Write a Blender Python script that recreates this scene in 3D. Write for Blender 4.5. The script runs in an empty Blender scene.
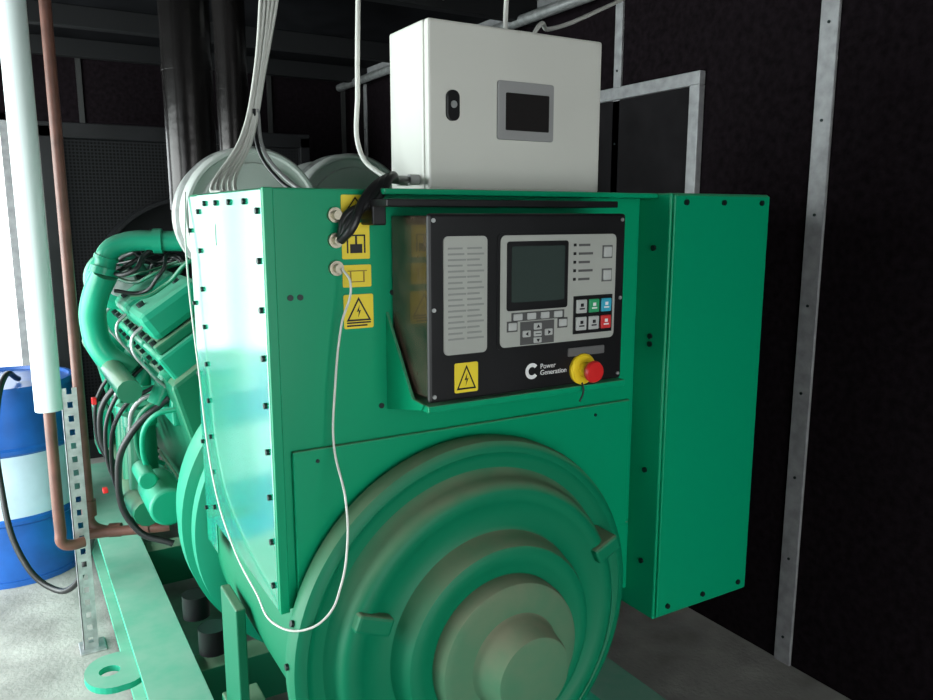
import bpy, bmesh, math, random
from mathutils import Vector, Matrix
random.seed(4)
S=bpy.context.scene
COL=S.collection
S.view_settings.view_transform='Standard'
# ---------------------------------------------------------------- materials
def nt(name):
    m=bpy.data.materials.new(name); m.use_nodes=True
    t=m.node_tree; b=t.nodes['Principled BSDF']; return m,t,b
def mat(name,col,rough=.5,metal=0.,var=.0,scale=8.,bump=0.,bscale=60.,coat=0.,spec=.5,emit=0.):
    m,t,b=nt(name)
    b.inputs['Base Color'].default_value=(*col,1); b.inputs['Roughness'].default_value=rough
    b.inputs['Metallic'].default_value=metal; b.inputs['Coat Weight'].default_value=coat
    b.inputs['Specular IOR Level'].default_value=spec
    tc=t.nodes.new('ShaderNodeTexCoord')
    if emit:
        b.inputs['Emission Color'].default_value=(*col,1); b.inputs['Emission Strength'].default_value=emit
    if var:
        n=t.nodes.new('ShaderNodeTexNoise'); n.inputs['Scale'].default_value=scale; n.inputs['Detail'].default_value=6
        t.links.new(tc.outputs['Object'],n.inputs['Vector'])
        r=t.nodes.new('ShaderNodeValToRGB'); r.color_ramp.elements[0].position=.3; r.color_ramp.elements[1].position=.7
        r.color_ramp.elements[0].color=(*[c*(1-var) for c in col],1)
        r.color_ramp.elements[1].color=(*[min(1,c*(1+var)) for c in col],1)
        t.links.new(n.outputs['Fac'],r.inputs['Fac']); t.links.new(r.outputs['Color'],b.inputs['Base Color'])
    if bump:
        n=t.nodes.new('ShaderNodeTexNoise'); n.inputs['Scale'].default_value=bscale; n.inputs['Detail'].default_value=4
        t.links.new(tc.outputs['Object'],n.inputs['Vector'])
        bp=t.nodes.new('ShaderNodeBump'); bp.inputs['Strength'].default_value=bump; bp.inputs['Distance'].default_value=.01
        t.links.new(n.outputs['Fac'],bp.inputs['Height']); t.links.new(bp.outputs['Normal'],b.inputs['Normal'])
    return m
def painted(name,col,rough=.35,up=.8,all_=.05,dust=(.30,.27,.20),coat=.2,nlo=.25,nhi=.85,spec=.3,crough=.15):
    """paint with real settled dust: more on surfaces that face up"""
    m,t,b=nt(name); b.inputs['Coat Weight'].default_value=coat; b.inputs['Coat Roughness'].default_value=crough
    b.inputs['Specular IOR Level'].default_value=spec
    g=t.nodes.new('ShaderNodeNewGeometry'); sx=t.nodes.new('ShaderNodeSeparateXYZ')
    t.links.new(g.outputs['Normal'],sx.inputs[0])
    mr=t.nodes.new('ShaderNodeMapRange'); mr.inputs[1].default_value=nlo; mr.inputs[2].default_value=nhi
    mr.inputs[3].default_value=all_; mr.inputs[4].default_value=up
    t.links.new(sx.outputs['Z'],mr.inputs[0])
    tc=t.nodes.new('ShaderNodeTexCoord'); n=t.nodes.new('ShaderNodeTexNoise'); n.inputs['Scale'].default_value=14; n.inputs['Detail'].default_value=8
    t.links.new(tc.outputs['Object'],n.inputs['Vector'])
    mr2=t.nodes.new('ShaderNodeMapRange'); mr2.inputs[1].default_value=.3; mr2.inputs[2].default_value=.65; mr2.inputs[3].default_value=.7; mr2.inputs[4].default_value=1.1
    t.links.new(n.outputs['Fac'],mr2.inputs[0])
    mu=t.nodes.new('ShaderNodeMath'); mu.operation='MULTIPLY'; mu.use_clamp=True
    t.links.new(mr.outputs[0],mu.inputs[0]); t.links.new(mr2.outputs[0],mu.inputs[1])
    mx=t.nodes.new('ShaderNodeMixRGB'); mx.inputs[1].default_value=(*col,1); mx.inputs[2].default_value=(*dust,1)
    t.links.new(mu.outputs[0],mx.inputs[0]); t.links.new(mx.outputs[0],b.inputs['Base Color'])
    mr3=t.nodes.new('ShaderNodeMapRange'); mr3.inputs[3].default_value=rough; mr3.inputs[4].default_value=.95
    t.links.new(mu.outputs[0],mr3.inputs[0]); t.links.new(mr3.outputs[0],b.inputs['Roughness'])
    return m
G=(.0,.28,.13)
green=painted('green_paint',G,all_=.0,up=.4,coat=.05,spec=.2)
green_side=painted('green_gloss_paint',(.0,.33,.19),rough=.2,up=.3,all_=.0,coat=1.0,spec=.5,crough=.14)
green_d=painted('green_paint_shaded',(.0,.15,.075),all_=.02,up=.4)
green_l=painted('green_engine_paint',(.0,.29,.165),rough=.4,up=.3,all_=.02,dust=(.25,.34,.27))
green_c=painted('green_cover_dusty',(.0,.17,.08),rough=.5,up=.7,all_=.0,dust=(.20,.21,.135),coat=.0,nlo=.25,nhi=.9,spec=.25)
green_h=painted('green_hub_dusty',(.003,.17,.085),rough=.8,up=.85,all_=.36,dust=(.21,.21,.14),coat=.0,nlo=.0,nhi=.7,spec=.2)
rail_g=painted('green_frame_dusty',(.005,.33,.20),rough=.6,up=.5,all_=.03,dust=(.36,.45,.38),coat=0)
white=mat('white_enamel',(.66,.66,.61),.35,var=.03,scale=3)
bez=mat('grey_plastic',(.30,.30,.30),.5)
screen=mat('dark_screen',(.02,.018,.018),.15)
lcd=mat('lcd_glass',(.035,.05,.045),.2)
lgrey=mat('light_grey_membrane',(.36,.37,.34),.5,var=.05)
btn=mat('grey_buttons',(.42,.43,.42),.5)
black=mat('black_plastic',(.008,.008,.009),.4,var=.3,spec=.3)
blackg=mat('black_gloss_side',(.05,.035,.025),.25,var=.7,scale=20,coat=.4)
yellow=mat('yellow_label',(.78,.60,.02),.5)
yel2=mat('yellow_plastic',(.85,.6,.02),.4)
red=mat('red_plastic',(.6,.02,.02),.3)
redb=mat('red_button',(.6,.03,.03),.5); grnb=mat('green_button',(.02,.3,.12),.5); blub=mat('blue_button',(.03,.35,.5),.5)
whtx=mat('white_print',(.75,.75,.75),.5)
wallm=mat('black_wall_lining',(.008,.0055,.007),.9,var=.4,scale=40,bump=.1,bscale=120,spec=.04)
ceilm=mat('dark_ceiling_panel',(.005,.005,.006),.8,var=.4,scale=6,spec=.05)
alu=mat('aluminium_trim',(.33,.33,.34),.5,metal=.3,var=.2,scale=25)
steel=mat('galvanised_steel',(.45,.46,.46),.4,metal=.7,var=.25,scale=30)
boltm=mat('dark_bolt',(.01,.02,.02),.4,metal=.5)
conc=mat('concrete',(.30,.29,.27),.8,var=.3,scale=5,bump=.3,spec=.3)
exh=mat('dark_exhaust_wrap',(.025,.022,.022),.22,metal=.7,var=.4,scale=3,bump=.35,bscale=6)
filt=mat('filter_grey',(.46,.48,.46),.45,metal=.0,var=.08)
pvc=mat('white_insulation',(.68,.74,.74),.35)
copper=mat('brown_pipe_paint',(.14,.055,.04),.5,var=.3,scale=15)
cabw=mat('white_cable',(.62,.62,.58),.5)
cabb=mat('black_cable',(.012,.012,.013),.4)
drumb=mat('blue_drum_paint',(.01,.09,.36),.35,var=.2)
drumw=mat('white_drum_paint',(.5,.62,.72),.35,var=.1)
lampm=mat('lamp_white',(.7,.72,.72),.4)
brass=mat('metal_knob',(.4,.36,.28),.35,metal=.8)
meshm,t,b=nt('mesh_guard')
tc=t.nodes.new('ShaderNodeTexCoord'); v=t.nodes.new('ShaderNodeTexVoronoi'); v.inputs['Scale'].default_value=55; v.inputs['Randomness'].default_value=0
t.links.new(tc.outputs['Object'],v.inputs['Vector']); r=t.nodes.new('ShaderNodeValToRGB')
r.color_ramp.elements[0].position=.35; r.color_ramp.elements[0].color=(.002,.002,.002,1); r.color_ramp.elements[1].position=.5; r.color_ramp.elements[1].color=(.012,.012,.013,1)
t.links.new(v.outputs['Distance'],r.inputs[0]); t.links.new(r.outputs[0],b.inputs['Base Color']); b.inputs['Roughness'].default_value=.7; b.inputs['Specular IOR Level'].default_value=.1

# ---------------------------------------------------------------- builders
def empty(name,par=None):
    o=bpy.data.objects.new(name,None); COL.objects.link(o); o.empty_display_size=.1
    if par: o.parent=par
    return o
def obj(name,bm,m,par=None,smooth=False,bevel=0,seg=2):
    me=bpy.data.meshes.new(name); bm.normal_update(); bm.to_mesh(me); bm.free()
    o=bpy.data.objects.new(name,me); COL.objects.link(o)
    ms=m if isinstance(m,(list,tuple)) else [m]
    for k in ms: me.materials.append(k)
    if smooth:
        for p in me.polygons: p.use_smooth=True
        try: me.set_sharp_from_angle(angle=math.radians(38))
        except Exception: pass
    if bevel:
        bv=o.modifiers.new('bevel','BEVEL'); bv.width=bevel; bv.segments=seg; bv.limit_method='ANGLE'
    if par: o.parent=par
    return o
def addbox(bm,x0,x1,y0,y1,z0,z1,M=None):
    v=[bm.verts.new((x,y,z)) for x in(x0,x1) for y in(y0,y1) for z in(z0,z1)]
    for f in((0,1,3,2),(4,6,7,5),(0,4,5,1),(2,3,7,6),(0,2,6,4),(1,5,7,3)): bm.faces.new([v[i] for i in f])
    if M is not None:
        for q in v: q.co=M@q.co
def box(name,x0,x1,y0,y1,z0,z1,m,par=None,bevel=.003,M=None):
    bm=bmesh.new(); addbox(bm,x0,x1,y0,y1,z0,z1,M); return obj(name,bm,m,par,bevel=bevel)
def boxes(name,L,m,par=None,bevel=0):
    bm=bmesh.new()
    for b_ in L: addbox(bm,*b_)
    return obj(name,bm,m,par,bevel=bevel)
def addcyl(bm,p0,p1,r0,r1=None,n=24):
    r1=r0 if r1 is None else r1
    p0=Vector(p0);p1=Vector(p1);d=p1-p0
    R=d.to_track_quat('Z','Y').to_matrix().to_4x4(); R.translation=(p0+p1)/2
    bmesh.ops.create_cone(bm,cap_ends=True,segments=n,radius1=r0,radius2=r1,depth=d.length,matrix=R)
def cyl(name,p0,p1,r,m,par=None,r1=None,n=32,bevel=0):
    bm=bmesh.new(); addcyl(bm,p0,p1,r,r1,n); return obj(name,bm,m,par,smooth=True,bevel=bevel)
def cyls(name,L,m,par=None,n=12):
    bm=bmesh.new()
    for a in L: addcyl(bm,a[0],a[1],a[2],None,n)
    return obj(name,bm,m,par,smooth=True)
def lathe(name,prof,c,m,par=None,axis='Y',n=96):
    bm=bmesh.new(); rings=[]
    for (r,h) in prof:
        ring=[]
        for i in range(n):
            a=2*math.pi*i/n
            if axis=='Y': p=(c[0]+r*math.cos(a),h,c[1]+r*math.sin(a))
            else: p=(c[0]+r*math.cos(a),c[1]+r*math.sin(a),h)
            ring.append(bm.verts.new(p))
        rings.append(ring)
    for k in range(len(rings)-1):
        A,B=rings[k],rings[k+1]
        for i in range(n): bm.faces.new((A[i],A[(i+1)%n],B[(i+1)%n],B[i]))
    bm.faces.new(rings[0]); bm.faces.new(rings[-1])
    bmesh.ops.recalc_face_normals(bm,faces=bm.faces)
    return obj(name,bm,m,par,smooth=True)
def tube(name,pts,r,m,par=None,kind='BEZIER',res=10):
    cu=bpy.data.curves.new(name,'CURVE'); cu.dimensions='3D'; cu.bevel_depth=r; cu.bevel_resolution=4; cu.use_fill_caps=True
    many=pts if isinstance(pts[0][0],(list,tuple)) else [pts]
    for P in many:
        if kind=='BEZIER':
            s=cu.splines.new('BEZIER'); s.bezier_points.add(len(P)-1); s.resolution_u=res
            for bp,p in zip(s.bezier_points,P):
                bp.co=p; bp.handle_left_type=bp.handle_right_type='AUTO'
        else:
            s=cu.splines.new('POLY'); s.points.add(len(P)-1)
            for q,p in zip(s.points,P): q.co=(*p,1)
    cu.materials.append(m)
    tmp=bpy.data.objects.new(name+'_c',cu); COL.objects.link(tmp)
    dg=bpy.context.evaluated_depsgraph_get(); me=bpy.data.meshes.new_from_object(tmp.evaluated_get(dg))
    bpy.data.objects.remove(tmp)
    for p in me.polygons: p.use_smooth=True
    o=bpy.data.objects.new(name,me); COL.objects.link(o)
    if par: o.parent=par
    return o
def polyXZ(name,pts,y0,y1,m,par=None,bevel=0):
    bm=bmesh.new(); f=[bm.verts.new((x,y0,z)) for x,z in pts]; k=[bm.verts.new((x,y1,z)) for x,z in pts]
    bm.faces.new(f); bm.faces.new(k[::-1]); n=len(pts)
    for i in range(n): bm.faces.new((f[i],k[i],k[(i+1)%n],f[(i+1)%n]))
    bmesh.ops.recalc_face_normals(bm,faces=bm.faces)
    return obj(name,bm,m,par,bevel=bevel)
def polyYZ(name,pts,x0,x1,m,par=None,bevel=0):
    bm=bmesh.new(); f=[bm.verts.new((x0,y,z)) for y,z in pts]; k=[bm.verts.new((x1,y,z)) for y,z in pts]
    bm.faces.new(f); bm.faces.new(k[::-1]); n=len(pts)
    for i in range(n): bm.faces.new((f[i],k[i],k[(i+1)%n],f[(i+1)%n]))
    bmesh.ops.recalc_face_normals(bm,faces=bm.faces)
    return obj(name,bm,m,par,bevel=bevel)
def rrect(x0,x1,z0,z1,r,n=5):
    P=[]
    for cx,cz,a0 in((x1-r,z1-r,0),(x0+r,z1-r,90),(x0+r,z0+r,180),(x1-r,z0+r,270)):
        for i in range(n+1):
            a=math.radians(a0+90*i/n); P.append((cx+r*math.cos(a),cz+r*math.sin(a)))
    return P
def text(name,s,x,y,z,size,m,par=None):
    cu=bpy.data.curves.new(name,'FONT'); cu.body=s; cu.size=size; cu.extrude=.0004; cu.space_line=.9
    tmp=bpy.data.objects.new(name+'_t',cu); COL.objects.link(tmp)
    dg=bpy.context.evaluated_depsgraph_get(); me=bpy.data.meshes.new_from_object(tmp.evaluated_get(dg)); bpy.data.objects.remove(tmp)
    me.transform(Matrix.Translation((x,y,z))@Matrix.Rotation(math.pi/2,4,'X'))
    me.materials.clear(); me.materials.append(m)
    o=bpy.data.objects.new(name,me); COL.objects.link(o)
    if par:o.parent=par
    return o
def warn(name,x0,x1,z0,z1,y,par,strip=True):
    polyXZ(name+'_plate',rrect(x0,x1,z0,z1,.004),y-.0015,y,yellow,par)
    w=x1-x0; cx=(x0+x1)/2; base=z0+(.22 if strip else .1)*(z1-z0); top=z1-.07*(z1-z0); hw=w*.42
    bm=bmesh.new()
    def tri(s): 
        zc=base+(top-base)/3
        return [(cx-hw*s,zc+(base-zc)*s),(cx+hw*s,zc+(base-zc)*s),(cx,zc+(top-zc)*s)]
    a=[bm.verts.new((p[0],y-.002,p[1])) for p in tri(1)]; b_=[bm.verts.new((p[0],y-.002,p[1])) for p in tri(.78)]
    for i in range(3): bm.faces.new((a[i],a[(i+1)%3],b_[(i+1)%3],b_[i]))
    zc=base+(top-base)*.4;h=(top-base)*.27
    B=[(.15,1),(-.35,-.1),(.0,-.02),(-.15,-1),(.35,.2),(.02,.12)]
    bm.faces.new([bm.verts.new((cx+p[0]*h,y-.002,zc+p[1]*h)) for p in B])
    if strip:
        for k in range(2):
            zz=z0+.012-.006*k; addbox(bm,x0+.006,x1-.006-.008*k,y-.002,y-.0018,zz-.0016,zz+.0016)
    obj(name+'_symbol',bm,black,par)

# ---------------------------------------------------------------- room shell
XL,XR,Y0,Y1,ZC=-1.5,2.32,-1.6,5.6,2.6
box('floor',-4,XR+.2,-4,9,-.1,0,conc,bevel=0)
box('wall_right',XR,XR+.1,Y0,Y1,0,ZC,wallm,bevel=0)
boxes('wall_far',[(XL,XR,Y1,Y1+.1,2.2,ZC),(.1,XR,Y1,Y1+.1,0,2.2),(XL,-1.3,Y1,Y1+.1,0,2.2)],wallm)
boxes('wall_left',[(XL-.1,XL,Y0,.9,0,ZC),(XL-.1,XL,4.8,Y1,0,ZC),(XL-.1,XL,.9,4.8,2.2,ZC)],wallm)
boxes('wall_near',[(XL,-.9,Y0-.1,Y0,0,ZC),(1.5,XR,Y0-.1,Y0,0,ZC),(-.9,1.5,Y0-.1,Y0,2.3,ZC)],wallm)
box('ceiling',XL-.1,XR+.1,Y0-.1,Y1+.1,ZC,ZC+.1,ceilm,bevel=0)
boxes('trim_1',[(XL,XR,y,y+.06,ZC-.1,ZC) for y in(.6,1.9,3.2,4.4,5.2)],mat('beam_steel',(.012,.012,.013),.6,metal=.2,spec=.2),bevel=.004)
def strip(name,y,w,z0,z1):
    e=boxes(name,[(XR-.012,XR,y-w/2,y+w/2,z0,z1)],alu,bevel=.002)
    cyls('rivets',[((XR-.015,y,z0+.1+i*.3),(XR-.01,y,z0+.1+i*.3),.005) for i in range(int((z1-z0)/.3))],boltm,e)
strip('trim_2',1.65,.065,0,ZC); strip('trim_3',2.64,.045,0,ZC); strip('trim_4',4.1,.04,0,ZC); strip('trim_5',5.3,.04,0,ZC); strip('trim_6',.35,.06,0,ZC)
boxes('trim_7',[(XR-.03,XR,Y0,Y1,ZC-.04,ZC)],alu)
d=empty('door_1')
boxes('frame',[(XR-.03,XR,2.16,2.21,0,2.08),(XR-.03,XR,3.02,3.07,0,2.08),(XR-.03,XR,2.16,3.07,2.08,2.13)],alu,d,bevel=.003)
box('leaf',XR-.012,XR-.002,2.21,3.02,0.02,2.08,mat('door_dark',(.010,.009,.010),.8,var=.3,spec=.1),d)
box('handle',XR-.05,XR-.012,2.9,2.93,1.0,1.15,steel,d)
boxes('window_1',[(.06,.1,Y1-.03,Y1+.1,0,2.2),(-1.3,.1,Y1-.03,Y1+.1,2.16,2.2)],alu)
boxes('trim_8',[(x,x+.03,Y1-.015,Y1,0,ZC) for x in(.5,1.1,1.7,2.25)],mat('dull_trim',(.04,.04,.04),.5,metal=.3))

# ---------------------------------------------------------------- diesel generator
gen=empty('diesel_generator')
bf=empty('skid',gen)
def ibeam(n,x0,x1):
    boxes(n,[(x0,x1,1.0,4.6,.235,.25),(x0,x1,1.0,4.6,.02,.035),((x0+x1)/2-.008,(x0+x1)/2+.008,1.0,4.6,.035,.235)],rail_g,bf,bevel=.002)
ibeam('beam_left',.25,.41); ibeam('beam_right',1.35,1.51)
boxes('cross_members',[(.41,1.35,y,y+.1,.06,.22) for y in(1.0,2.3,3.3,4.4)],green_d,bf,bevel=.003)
boxes('skid_feet',[(x,x+.16,y,y+.2,0,.02) for x in(.25,1.35) for y in(1.1,2.7,4.2)],black,bf)
bm=bmesh.new(); N=32; C=(.185,2.42); out=[];inn=[];lo=[];li=[]
for i in range(N):
    a=2*math.pi*i/N
    for z,o_,n_ in((.215,out,inn),(.235,lo,li)):
        o_.append(bm.verts.new((C[0]+.08*math.cos(a)+(.02 if math.cos(a)>0 else 0),C[1]+.10*math.sin(a),z))); n_.append(bm.verts.new((C[0]-.01+.03*math.cos(a),C[1]+.03*math.sin(a),z)))
for i in range(N):
    j=(i+1)%N
    bm.faces.new((out[i],out[j],inn[j],inn[i])); bm.faces.new((lo[i],li[i],li[j],lo[j]))
    bm.faces.new((out[i],lo[i],lo[j],out[j])); bm.faces.new((inn[i],inn[j],li[j],li[i]))
obj('lifting_eye',bm,rail_g,bf)
cyls('rubber_mounts',[((.47,y,.25),(.47,y,.33),.045) for y in(2.35,2.6)]+[((1.3,y,.25),(1.3,y,.33),.045) for y in(1.7,2.6)],black,bf,n=20)

al=empty('alternator',gen); CX,CZ=.87,.67
lathe('end_cover',[(.405,2.28),(.405,1.475),(.432,1.47),(.440,1.455),(.440,1.425),(.436,1.41),(.425,1.402),(.412,1.402),(.403,1.410),(.395,1.412),(.375,1.412),(.366,1.404),(.360,1.385),(.357,1.366),(.350,1.354),(.338,1.349),(.324,1.349),(.312,1.354),(.300,1.362),(.262,1.364),(.248,1.358),(.242,1.343),(.238,1.318),(.230,1.303),(.218,1.298),(.204,1.299),(.192,1.304),(.175,1.31)],(CX,CZ),green_c,al,n=128)
lathe('shaft_hub',[(.175,1.32),(.173,1.285),(.168,1.270),(.155,1.262),(.108,1.258),(.102,1.25),(.092,1.20),(.086,1.188),(.076,1.184),(.0005,1.183)],(CX,CZ-.008),green_h,al,n=96)
def tab(n,ang,r0,r1):
    a=math.radians(ang); M=Matrix.Translation((CX,0,CZ))@Matrix.Rotation(-a,4,'Y')
    box(n,r0,r1,1.335,1.42,-.02,.02,green_c,al,bevel=.007,M=M)
tab('tab_left',158,.27,.352); tab('tab_right',24,.312,.385)
cyls('rim_bolts',[((CX+.438*math.cos(a),1.437,CZ+.438*math.sin(a)),(CX+.446*math.cos(a),1.437,CZ+.446*math.sin(a)),.007) for a in[math.radians(q) for q in range(165,360,12)]],boltm,al)
lathe('rear_flange',[(.40,2.2),(.46,2.22),(.46,2.27),(.44,2.28),(.44,2.32),(.475,2.33),(.475,2.40),(.45,2.41)],(CX,CZ),green_l,al)
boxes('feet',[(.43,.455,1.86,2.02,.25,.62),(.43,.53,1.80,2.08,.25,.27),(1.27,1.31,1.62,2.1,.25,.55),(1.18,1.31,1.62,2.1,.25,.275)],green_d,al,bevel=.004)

tb=empty('terminal_box',gen); XA,XB,XC=.439,1.387,1.737; F0,F1,BK=1.484,1.381,2.16; ZT=1.652
box('main_body',XA,XB,F0,BK,.79,ZT,green,tb,bevel=.004)
box('side_cover',XA-.008,XA,F0+.004,BK-.12,.79,ZT-.002,green_side,tb,bevel=.003)
box('side_cover_rear',XA-.005,XA,BK-.115,BK,.70,ZT-.004,green_side,tb,bevel=.003)
box('front_lower_plate',XA+.03,XB-.02,F0-.012,F0,.79,1.13,green,tb,bevel=.003)
box('right_lower_plate',1.24,XB,F0,F0+.012,.60,.79,green,tb,bevel=.003)
boxes('front_edge_flange',[(XA-.008,XA+.012,F0-.012,F0,.79,ZT)],green,tb,bevel=.002)
box('auxiliary_box',XB,XC,F1,BK,.553,ZT,green,tb,bevel=.004)
box('auxiliary_door',XB+.006,XC-.004,F1-.008,F1,.56,ZT-.004,green,tb,bevel=.003)
boxes('top_lip',[(XA+.22,XB,F0-.06,F0,ZT-.012,ZT)],green,tb,bevel=.002)
B=[]
for i in range(9):
    z=.84+i*.096; B.append(((XA-.014,F0+.025,z),(XA-.006,F0+.025,z),.0065)); B.append(((XA-.014,BK-.135,z),(XA-.006,BK-.135,z),.0065))
for y in(1.6,1.72,1.84,1.95): B.append(((XA-.014,y,ZT-.025),(XA-.006,y,ZT-.025),.0065))
for i in range(5): B.append(((XA-.012,BK-.02,.8+i*.19),(XA-.003,BK-.02,.8+i*.19),.006))
for (x,z) in((.48,1.44),(.50,1.44),(.70,1.44),(.67,1.20),(1.33,1.2)): B.append(((x,F0-.003,z),(x,F0+.001,z),.006))
for x in(.52,1.25): B.append(((x,F0-.015,1.105),(x,F0-.011,1.105),.004))
for x,z in((1.43,1.63),(1.56,1.63),(1.70,1.63),(1.43,.585),(1.56,.585),(1.70,.585)): B.append(((x,F1-.013,z),(x,F1-.007,z),.007))
for z in(1.52,1.30,1.28,.95,.70): B.append(((XB-.005,1.43,z),(XB+.001,1.43,z),.007))
cyls('cover_bolts',B,boltm,tb)
warn('warning_label',.59,.655,1.37,1.44,F0-.001,tb)
polyXZ('label_mid',rrect(.59,.652,1.455,1.50,.003),F0-.002,F0,yellow,tb)
boxes('label_mid_print',[(.60,.642,F0-.0035,F0-.002,1.487,1.489),(.605,.637,F0-.0035,F0-.002,1.465,1.467),(.605,.608,F0-.0035,F0-.002,1.467,1.487),(.634,.637,F0-.0035,F0-.002,1.467,1.487)],mat('label_ink',(.3,.2,.02),.6),tb)
polyXZ('label_lift',rrect(.59,.650,1.512,1.585,.003),F0-.002,F0,yellow,tb)
boxes('label_lift_print',[(.607,.633,F0-.0035,F0-.002,1.524,1.542),(.600,.603,F0-.0035,F0-.002,1.524,1.560),(.637,.640,F0-.0035,F0-.002,1.524,1.560),(.600,.640,F0-.0035,F0-.002,1.558,1.561),(.618,.622,F0-.0035,F0-.002,1.542,1.558)],black,tb)
warn('label_top',.59,.650,1.592,1.64,F0-.001,tb)
polyYZ('side_sticker',[(1.86,1.53),(1.89,1.53),(1.89,1.58),(1.86,1.58)],XA-.0095,XA-.008,whtx,tb)
K=[]
for z in(1.60,1.55,1.495):
    K+=[((.575,F0-.025,z),(.575,F0,z),.009),((.575,F0-.010,z),(.575,F0,z),.015)]
cyls('cable_glands',K,brass,tb,n=16)

# ---------------------------------------------------------------- control panel
cp=empty('control_panel'); PX0,PX1,PZ0,PZ1=.692,1.182,1.237,1.603; PF=1.307
box('casing',PX0+.006,PX1-.006,PF+.012,F0-.002,PZ0+.006,PZ1-.004,blackg,cp,bevel=.004)
box('front_bezel',PX0,PX1,PF,PF+.012,PZ0,PZ1,black,cp,bevel=.006)
y=PF-.003
polyXZ('label_sheet',rrect(.724,.822,1.330,1.560,.010),y,PF,lgrey,cp)
L=[]
for i in range(17):
    z=1.535-i*.011
    L+=[(.733,.733+.032+.004*(i%3),y-.001,y,z,z+.0035),(.776,.776+.028+.005*((i+1)%3),y-.001,y,z,z+.0035)]
boxes('label_sheet_lines',L,mat('faint_print',(.24,.25,.24),.6),cp)
cyls('panel_screws',[((x,PF-.003,z),(x,PF,z),.004) for x in(.703,1.170) for z in(1.25,1.42,1.59)],steel,cp)
polyXZ('membrane_outline',rrect(.846,1.160,1.328,1.566,.014),y+.001,PF,black,cp)  # black outline around the grey membrane
polyXZ('membrane',rrect(.853,1.153,1.334,1.560,.012),y,PF,lgrey,cp)
polyXZ('lcd_frame',rrect(.868,1.022,1.408,1.548,.006),y-.001,PF,black,cp)
polyXZ('lcd_screen',rrect(.879,1.012,1.425,1.538,.003),y-.002,PF,lcd,cp)
boxes('soft_keys',[(.884+i*.034,.906+i*.034,y-.004,y,1.388,1.402) for i in range(4)],btn,cp,bevel=.002)
AK=[(.935,.955,1.366,1.380),(.907,.927,1.352,1.366),(.935,.955,1.352,1.3635),(.963,.983,1.352,1.366),(.935,.955,1.338,1.350),(.872,.892,1.368,1.384),(1.0,1.02,1.368,1.384)]
boxes('arrow_keys',[(a,b_,y-.004,y,c_,d_) for a,b_,c_,d_ in AK],btn,cp,bevel=.002)
bm=bmesh.new()
def tri3(cx,cz,dx,dz,s=.0045):
    bm.faces.new([bm.verts.new((cx+dx*s,y-.0045,cz+dz*s)),bm.verts.new((cx-dx*s*.6+dz*s,y-.0045,cz-dz*s*.6-dx*s)),bm.verts.new((cx-dx*s*.6-dz*s,y-.0045,cz-dz*s*.6+dx*s))])
tri3(.945,1.373,0,1);tri3(.945,1.344,0,-1);tri3(.917,1.359,-1,0);tri3(.973,1.359,1,0)
addbox(bm,.938,.952,y-.0045,y-.004,1.357,1.3585)
obj('arrow_symbols',bm,black,cp)
boxes('arrow_key_recess',[(.902,.988,y-.001,y,1.336,1.384),(.869,.895,y-.001,y,1.365,1.387),(.997,1.023,y-.001,y,1.365,1.387),(.880,1.014,y-.001,y,1.386,1.404)],mat('key_dark',(.07,.07,.07),.5),cp)
boxes('indicator_lamps',[(1.036,1.042,y-.002,y,1.535-i*.018,1.541-i*.018) for i in range(5)],black,cp)
boxes('indicator_text',[(1.05,1.05+.03+.008*(i%2),y-.001,y,1.535-i*.018,1.540-i*.018) for i in range(5)],mat('ink',(.08,.08,.08),.6),cp)
boxes('round_key_outline',[(1.114,1.142,y-.001,y,1.508,1.536),(1.114,1.142,y-.001,y,1.458,1.486)],mat('key_line',(.1,.1,.1),.5),cp)
boxes('round_keys',[(1.117,1.139,y-.004,y,1.511,1.533),(1.117,1.139,y-.004,y,1.461,1.483)],btn,cp,bevel=.003)
boxes('key_block',[(1.038,1.146,y-.0015,y,1.348,1.430)],black,cp,bevel=.001)
def key(n,c,r_,m):
    x0=1.044+c*.034; z0=1.393-r_*.037
    box(n,x0,x0+.028,y-.006,y,z0,z0+.029,m,cp,bevel=.002)
    boxes(n+'_mark',[(x0+.007,x0+.021,y-.0065,y-.006,z0+.008,z0+.011),(x0+.010,x0+.018,y-.0065,y-.006,z0+.014,z0+.021)],whtx if m is not btn else black,cp)
key('key_grey_a',0,0,btn);key('key_green',1,0,grnb);key('key_blue',2,0,blub);key('key_grey_b',0,1,btn);key('key_grey_c',1,1,btn);key('key_red',2,1,redb)
polyXZ('name_plate',rrect(1.028,1.128,1.300,1.318,.003),y,PF,mat('plate_grey',(.12,.12,.12),.4),cp)
text('brand_text','Power\nGeneration',.956,PF-.0008,1.281,.0152,whtx,cp)
bm=bmesh.new(); A=[];Bv=[]
for i in range(25):
    a=math.radians(40+280*i/24); A.append(bm.verts.new((.935+.017*math.cos(a),PF-.001,1.278+.017*math.sin(a)))); Bv.append(bm.verts.new((.935+.009*math.cos(a),PF-.001,1.278+.009*math.sin(a))))
for i in range(24): bm.faces.new((A[i],A[i+1],Bv[i+1],Bv[i]))
obj('logo_mark',bm,whtx,cp)
warn('bezel_warning',.748,.802,1.252,1.312,PF,cp,strip=False)
lathe('estop_base',[(.034,PF),(.034,PF-.006),(.030,PF-.010),(.016,PF-.011),(.015,PF-.025)],(1.068,1.270),yel2,cp,n=40)
lathe('estop_knob',[(.014,PF-.020),(.015,PF-.030),(.022,PF-.034),(.024,PF-.042),(.021,PF-.048),(.0005,PF-.050)],(1.068,1.270),red,cp,n=32)
tube('key_lanyard',[(1.06,PF-.006,1.25),(1.065,PF-.012,1.225),(1.055,PF-.012,1.20)],.002,black,cp)
br=empty('panel_mounting_bracket',gen)
box('shelf',PX0-.004,PX1+.01,PF-.004,F0,PZ0-.018,PZ0-.004,green,br,bevel=.002)
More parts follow.
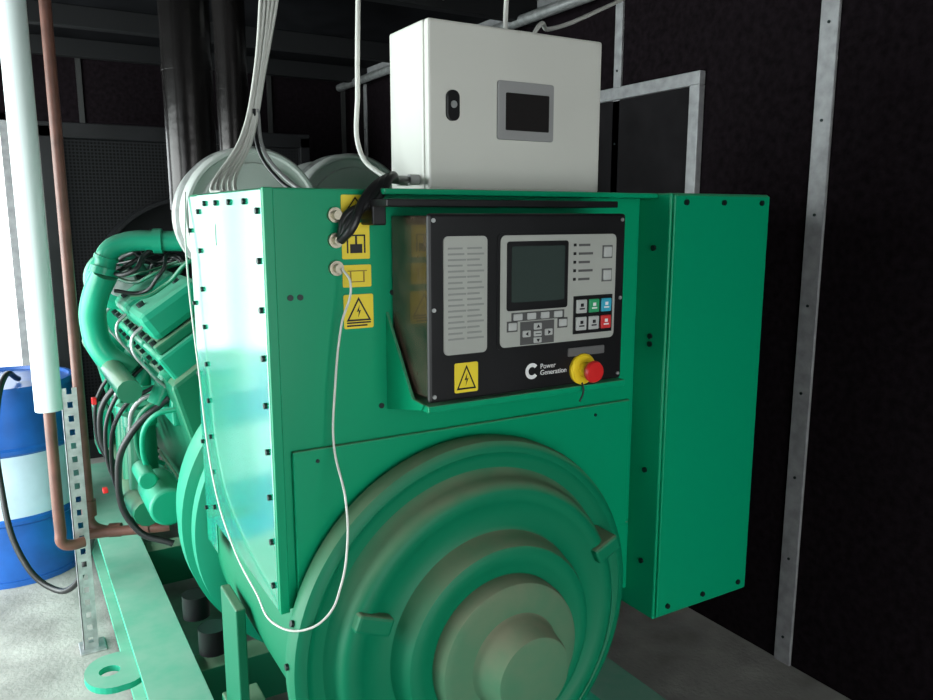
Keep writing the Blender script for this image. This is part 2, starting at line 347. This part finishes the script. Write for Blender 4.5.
polyYZ('gusset',[(F0,1.40),(F0,1.19),(PF+.02,PZ0-.016),(PF+.01,PZ0-.003),(PF+.06,PZ0+.0)],PX0-.008,PX0-.001,green,br,bevel=.001)
box('top_rail',PX0-.06,PX1+.02,PF+.05,F0,ZT-.036,ZT-.022,black,br,bevel=.002)
boxes('bracket_arm',[(PX0-.06,PX0-.03,F0-.06,F0,1.58,ZT-.03)],black,br,bevel=.003)

# ---------------------------------------------------------------- white cabinet
ec=empty('electrical_cabinet'); a0,a1,zb,zt=.855,1.355,ZT+.004,2.032
box('cabinet_body',a0,a1,1.634,1.81,zb,zt,white,ec,bevel=.006)
box('door_gap',a0+.006,a1-.006,1.628,1.636,zb+.006,zt-.006,black,ec,bevel=0)
box('cabinet_door',a0,a1,1.608,1.630,zb+.001,zt-.001,white,ec,bevel=.006)
polyXZ('hmi_bezel',rrect(1.037,1.200,1.777,1.912,.006),1.600,1.608,bez,ec,bevel=.002)
polyXZ('hmi_screen',rrect(1.058,1.184,1.799,1.885,.003),1.598,1.602,screen,ec)
polyXZ('lock_plate',rrect(.899,.932,1.812,1.880,.015),1.598,1.608,black,ec,bevel=.002)
cyl('lock_barrel',(.9155,1.596,1.848),(.9155,1.600,1.848),.008,steel,ec)
cyls('side_glands',[((a0-.025,1.66,zb+.025),(a0,1.66,zb+.025),.012),((a0-.025,1.72,zb+.025),(a0,1.72,zb+.025),.012)],bez,ec,n=16)

# ---------------------------------------------------------------- cables
wc=empty('white_cable_bundle')
for i in range(5):
    o=(i-2)*.009; q=random.uniform(-.006,.006)
    tube('strand',[(.80+o*1.6,2.42,2.6),(.76+o*1.5,2.41,2.3),(.700+o*.8+q,2.36,2.0),(.635+o*.9+q,2.28,1.82),(.53+o*2.0,2.17+o,1.668),(.55+o*3,2.05,1.657)],.0052,cabw,wc)
for i in range(2):
    tube('arc',[(.665+.01*i,2.32,1.90),(.66+.015*i,2.27,1.78),(.69+.025*i,2.2,1.70),(.72+.03*i,2.12,1.657)],.0055,cabb if i==0 else bez,wc)
tube('data_cable',[(.80,1.85,2.6),(.797,1.85,2.2),(.788,1.85,1.9),(.785,1.84,1.76),(.80,1.76,1.70),(.822,1.70,1.681)],.006,cabw)
tube('hanging_signal_cable',[(.578,F0-.03,1.495),(.588,F0-.045,1.47),(.572,F0-.03,1.38),(.555,F0-.03,1.25),(.548,1.45,1.14),(.545,1.385,1.04),(.54,1.375,.94),(.525,1.375,.87),(.50,1.375,.82),(.46,1.40,.785),(.420,1.46,.775),(.415,1.60,.79),(.415,1.80,.83),(.42,1.98,.93),(.42,2.08,1.2),(.42,2.15,1.5),(.43,2.17,1.66)],.0024,cabw)
bc=empty('black_cable_loom')
for i in range(3):
    o=.012*i
    tube('cable',[(.578,F0-.025,1.55),(.592,F0-.05+o,1.575+o),(.62+o,F0-.04,1.625),(.67+o,F0-.01,1.665+o*.4),(.75,1.56,1.675),(.825,1.66,1.68)],.009,cabb,bc)
tube('cabinet_top_cable',[(1.12,1.70,2.039),(1.13,1.71,2.12),(1.15,1.72,2.3),(1.2,1.8,2.6)],.006,cabw)
tube('cabinet_supply_cable',[(1.20,1.70,2.039),(1.24,1.72,2.08),(1.34,1.82,2.10),(1.6,1.95,2.2),(2.0,2.1,2.40),(2.25,2.2,2.6)],.006,cabw)

# ---------------------------------------------------------------- air filters, exhausts
def airf(name,x,y0,y1,z,r_):
    e=empty(name)
    lathe('canister',[(r_*.96,y1),(r_*.96,y0+.07),(r_,y0+.06),(r_,y0+.02),(r_*.985,y0+.005),(r_*.96,y0),(r_*.92,y0),(r_*.90,y0+.014),(r_*.78,y0+.018),(r_*.76,y0+.006),(r_*.3,y0+.004),(r_*.28,y0-.006),(.0005,y0-.006)],(x,z),filt,e)
    lathe('clamp_ring',[(r_*.97,y0+.12),(r_*1.01,y0+.12),(r_*1.01,y0+.14),(r_*.97,y0+.14)],(x,z),steel,e)
airf('air_filter',.765,2.70,2.95,1.59,.240); airf('air_filter',1.255,3.0,3.4,1.60,.245)
def exhaust(name,x,y,r_,z0):
    e=empty(name); cyl('riser',(x,y,z0),(x,y,ZC),r_,exh,e,n=48)
    for z in(2.15,): lathe('band',[(r_,z),(r_*1.03,z),(r_*1.03,z+.02),(r_,z+.02)],(x,y),exh,e,axis='Z',n=48)
exhaust('exhaust_pipe',.69,3.30,.095,1.62); exhaust('exhaust_pipe',.96,3.68,.07,1.62)

# ---------------------------------------------------------------- engine
en=empty('engine',gen)
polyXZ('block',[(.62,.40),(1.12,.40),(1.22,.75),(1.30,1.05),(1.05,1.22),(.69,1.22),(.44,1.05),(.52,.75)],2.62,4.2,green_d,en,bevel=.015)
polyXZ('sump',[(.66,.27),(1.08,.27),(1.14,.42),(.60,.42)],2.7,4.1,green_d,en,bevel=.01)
lathe('flywheel_housing',[(.42,2.41),(.46,2.42),(.46,2.50),(.43,2.52),(.42,2.60),(.36,2.66),(.0005,2.67)],(CX,CZ),green_l,en)
cyls('housing_bolts',[((CX+.445*math.cos(a),2.40,CZ+.445*math.sin(a)),(CX+.445*math.cos(a),2.43,CZ+.445*math.sin(a)),.01) for a in[2*math.pi*i/24 for i in range(24)]],boltm,en)
def bank(sgn,nm):
    base=Matrix.Translation((CX,0,.72))@Matrix.Rotation(math.radians(-34 if sgn<0 else 34),4,'Y')
    for i in range(4):
        y0=2.66+i*.38
        box(nm+'_head_%d'%i,-.15,.15,y0,y0+.35,.40,.60,green_l,en,bevel=.012,M=base)
        box(nm+'_rocker_base_%d'%i,-.135,.135,y0+.015,y0+.335,.60,.635,green_d,en,bevel=.008,M=base)
        box(nm+'_rocker_cover_%d'%i,-.115,.115,y0+.03,y0+.32,.635,.74,green_l,en,bevel=.025,M=base)
        bm=bmesh.new()
        for bx in(-.07,.07): addcyl(bm,base@Vector((bx,y0+.175,.73)),base@Vector((bx,y0+.175,.755)),.013,None,6)
        for by in(.06,.175,.29):
            for bx in(-.125,.125): addcyl(bm,base@Vector((bx,y0+by,.62)),base@Vector((bx,y0+by,.65)),.011,None,6)
            addcyl(bm,base@Vector((sgn*.14,y0+by,.45)),base@Vector((sgn*.165,y0+by,.45)),.012,None,6)
            addcyl(bm,base@Vector((sgn*.14,y0+by,.56)),base@Vector((sgn*.165,y0+by,.56)),.009,None,6)
        obj(nm+'_bolts_%d'%i,bm,boltm,en)
        bm=bmesh.new(); s_=sgn
        addcyl(bm,base@Vector((s_*.14,y0+.17,.5)),base@Vector((s_*.24,y0+.17,.44)),.035,None,16)
        addcyl(bm,base@Vector((s_*.14,y0+.08,.52)),base@Vector((s_*.17,y0+.08,.52)),.028,None,16)
        obj(nm+'_port_%d'%i,bm,green_l,en,smooth=True)
        tube(nm+'_injector_line_%d'%i,[tuple(base@Vector((s_*.10,y0+.1,.70))),tuple(base@Vector((s_*.17,y0+.1,.68))),tuple(base@Vector((s_*.19,y0+.12,.56))),tuple(base@Vector((s_*.17,y0+.15,.42)))],.006,steel,en)
bank(-1,'left_bank'); bank(1,'right_bank')
tube('exhaust_manifold_left',[(.33,2.75,1.02),(.33,3.3,1.02),(.33,4.0,1.02)],.04,green_d,en)
tube('elbow_pipe',[(.72,3.0,1.50),(.52,3.08,1.505),(.40,3.12,1.50),(.34,3.14,1.465),(.325,3.15,1.41)],.038,green_l,en)
cyls('elbow_flanges',[((.318,3.15,1.385),(.326,3.15,1.41),.05),((.49,3.09,1.505),(.52,3.08,1.505),.046),((.33,3.145,1.44),(.334,3.143,1.452),.043)],green_l,en,n=28)
tube('water_pipe',[(.325,3.15,1.39),(.29,3.2,1.30),(.28,3.24,1.20),(.31,3.24,1.08),(.40,3.2,1.0)],.048,green_l,en)
cyl('turbo_scroll',(.40,3.42,1.34),(.40,3.56,1.34),.12,green_l,en,bevel=.03)
cyl('turbo_inlet',(.40,3.34,1.34),(.40,3.43,1.34),.06,steel,en,bevel=.01)
polyXZ('gear_housing',[(.30,1.10),(.36,.80),(.50,.62),(.62,.62),(.62,1.15),(.44,1.25),(.33,1.22)],3.75,3.9,green_l,en,bevel=.02)
cyl('starter_motor',(.42,2.68,.62),(.42,2.95,.62),.065,green_l,en,bevel=.01)
cyl('starter_solenoid',(.36,2.70,.72),(.36,2.86,.72),.03,green_l,en,bevel=.005)
cyls('oil_filters',[((.40,3.1+i*.17,.55),(.40,3.1+i*.17,.82),.055) for i in range(3)],green_d,en,n=28)
cyls('filter_heads',[((.40,3.1+i*.17,.82),(.40,3.1+i*.17,.86),.062) for i in range(3)],green_l,en,n=28)
boxes('side_plates',[(.46,.56,2.75,3.7,.88,.98),(.42,.52,3.1,3.9,.48,.56),(.30,.36,3.7,3.9,.55,.75)],green_l,en,bevel=.01)
boxes('red_caps',[(.28,.30,3.6,3.63,.80,.83),(.27,.29,3.3,3.33,.50,.52)],red,en,bevel=.004)
for i in range(13):
    y=2.7+random.random()*1.0; z=1.38+random.random()*.12
    P=[(.60,y,z)]
    for k in range(4): P.append((.55-.07*k+random.uniform(-.03,.03),y+.05*k+random.uniform(-.1,.1),z-.03*k+random.uniform(-.05,.07)))
    tube('harness',P,random.choice((.004,.007,.009)),random.choice((cabb,cabb,green_d)),en)
for i in range(5):
    y=2.8+i*.19
    tube('hose',[(.46,y,.98+random.uniform(-.05,.1)),(.34,y+.03,.88+random.uniform(-.05,.05)),(.29,y+.08,.72),(.34,y+.1,.52+random.uniform(-.05,.05)),(.45,y+.05,.42)],random.choice((.008,.012)),cabb,en)
for i in range(8):
    y=2.72+i*.14
    tube('metal_line',[(.50,y,.95),(.40,y+.02,.93),(.36,y+.06,.82),(.42,y+.1,.66),(.5,y+.12,.6)],.009,(green_l,green_d,steel)[i%3],en)
tube('oil_cooler',[(.37,2.85,.55),(.36,3.3,.52),(.37,3.8,.55)],.045,green_d,en)

ra=empty('radiator',gen)
box('core',.25,1.65,4.75,4.95,.35,2.0,meshm,ra,bevel=.004)
boxes('radiator_frame',[(.22,.28,4.70,5.0,.02,2.06),(1.62,1.68,4.70,5.0,.02,2.06),(.22,1.68,4.70,5.0,2.0,2.08),(.22,1.68,4.70,5.0,.25,.36)],black,ra,bevel=.004)
lathe('fan_shroud',[(.55,4.75),(.55,4.60),(.53,4.60),(.53,4.74)],(.95,1.15),black,ra)
for i in range(8):
    M=Matrix.Translation((.95,4.65,1.15))@Matrix.Rotation(math.pi/4*i,4,'Y')@Matrix.Rotation(.5,4,'X')
    box('blade_%d'%i,-.07,.07,-.004,.004,.08,.5,black,ra,M=M,bevel=0)
cyl('fan_hub',(.95,4.2,1.15),(.95,4.7,1.15),.09,black,ra)

# ---------------------------------------------------------------- pipes at left
ip=empty('insulated_pipe')
cyl('insulation',(.097,2.97,.94),(.097,2.97,ZC),.043,pvc,ip,n=40)
tube('inner_pipe',[(.097,2.97,1.0),(.097,2.97,.50),(.10,2.97,.455),(.13,2.975,.44),(.17,2.985,.44)],.019,copper,ip)
bp_=empty('brown_steel_pipe')
tube('vertical_run',[(.20,3.08,ZC),(.20,3.08,.52)],.019,copper,bp_,kind='POLY')
tube('bend',[(.20,3.08,.53),(.20,3.075,.47),(.24,3.06,.44),(.30,3.04,.44)],.021,copper,bp_)
tube('horizontal_run',[(.19,3.045,.44),(.24,3.04,.44),(.36,2.99,.445),(.46,2.95,.45)],.019,copper,bp_,kind='POLY')
cyls('couplings',[((.20,3.08,.50),(.20,3.08,.56),.026),((.26,3.05,.44),(.30,3.035,.44),.026),((.36,2.99,.445),(.39,2.98,.447),.026)],copper,bp_,n=20)
sp=empty('slotted_angle_post'); px,py=.165,3.04
bm=bmesh.new()
def slotplate(x0,x1,y0,y1,alongx):
    z=0.0
    while z<1.0:
        L=.022
        if alongx:
            w=x1-x0; addbox(bm,x0,x0+w*.33,y0,y1,z,z+.05); addbox(bm,x1-w*.33,x1,y0,y1,z,z+.05); addbox(bm,x0+w*.33,x1-w*.33,y0,y1,z,z+.05-L)
        else:
            w=y1-y0; addbox(bm,x0,x1,y0,y0+w*.33,z,z+.05); addbox(bm,x0,x1,y1-w*.33,y1,z,z+.05); addbox(bm,x0,x1,y0+w*.33,y1-w*.33,z,z+.05-L)
        z+=.05
slotplate(px-.025,px+.025,py-.02,py-.017,True); slotplate(px-.025,px-.022,py-.02,py+.03,False)
obj('slotted_angle',bm,steel,sp)
box('foot_plate',px-.04,px+.05,py-.05,py+.05,0,.006,steel,sp)

# ---------------------------------------------------------------- drum
dr=empty('oil_drum'); c=(-.05,4.02); R=.285
def band(n,z0,z1,m): lathe(n,[(R,z0),(R,z1)],c,m,dr,axis='Z',n=64)
band('bottom_band',.02,.29,drumb); band('middle_band',.29,.60,drumw); band('top_band',.60,.86,drumb)
for z in(.29,.60): lathe('hoop',[(R-.002,z-.02),(R+.01,z-.008),(R+.01,z+.008),(R-.002,z+.02)],c,drumb,dr,axis='Z',n=64)
lathe('rim',[(R-.01,.855),(R+.008,.855),(R+.008,.88),(R-.008,.88),(R-.01,.865),(.0005,.865)],c,drumb,dr,axis='Z',n=64)
lathe('base_rim',[(R-.01,0),(R+.006,0),(R+.006,.025),(R-.01,.025)],c,drumb,dr,axis='Z',n=64)
cyl('bung',(c[0]+.15,c[1]-.1,.865),(c[0]+.15,c[1]-.1,.885),.03,steel,dr)
tube('fuel_hose',[(.02,3.95,.88),(-.03,3.75,.93),(-.07,3.62,.80),(-.08,3.52,.55),(-.02,3.42,.22),(.06,3.35,.13),(.13,3.25,.16),(.19,3.2,.30),(.215,3.15,.41)],.012,cabb,dr)

# ---------------------------------------------------------------- ceiling items
fl=empty('fluorescent_lamp')
box('housing',1.66,1.78,2.75,3.18,2.55,2.6,lampm,fl,bevel=.008)
cyls('tubes',[((1.69,2.78,2.535),(1.69,3.15,2.535),.014),((1.75,2.78,2.535),(1.75,3.15,2.535),.014)],white,fl,n=16)
ct=empty('cable_conduit')
cyls('run',[((2.2,1.2,2.5),(2.2,5.5,2.5),.025)],steel,ct,n=16)
boxes('clips',[(2.17,2.32,y,y+.03,2.47,2.53) for y in(1.5,2.5,3.5,4.5)],alu,ct)

# ---------------------------------------------------------------- light
def area(n,loc,rot,sx,sy,e,col):
    l=bpy.data.lights.new(n,'AREA'); l.shape='RECTANGLE'; l.size=sx; l.size_y=sy; l.energy=e; l.color=col
    o=bpy.data.objects.new(n,l); COL.objects.link(o); o.location=loc; o.rotation_euler=rot; return o
area('daylight_left_doorway',(XL-.02,3.3,1.15),(0,-math.pi/2,0),2.1,2.9,155,(.88,1,.97))
area('daylight_near_doorway',(.3,Y0-.02,1.3),(math.pi/2,0,0),2.2,1.9,16,(1,.97,.90))
w=bpy.data.worlds.new('sky'); S.world=w; w.use_nodes=True
bg=w.node_tree.nodes['Background']; bg.inputs[0].default_value=(.90,.98,1,1); bg.inputs[1].default_value=4.0

# ---------------------------------------------------------------- camera
cd=bpy.data.cameras.new('camera'); cam=bpy.data.objects.new('camera',cd); COL.objects.link(cam)
cd.sensor_width=36; cd.lens=780/933*36; cam.location=(0,0,1.6)
cam.rotation_euler=(math.radians(90-9.82),0,math.radians(-30.7)); cd.clip_start=.02
S.camera=cam
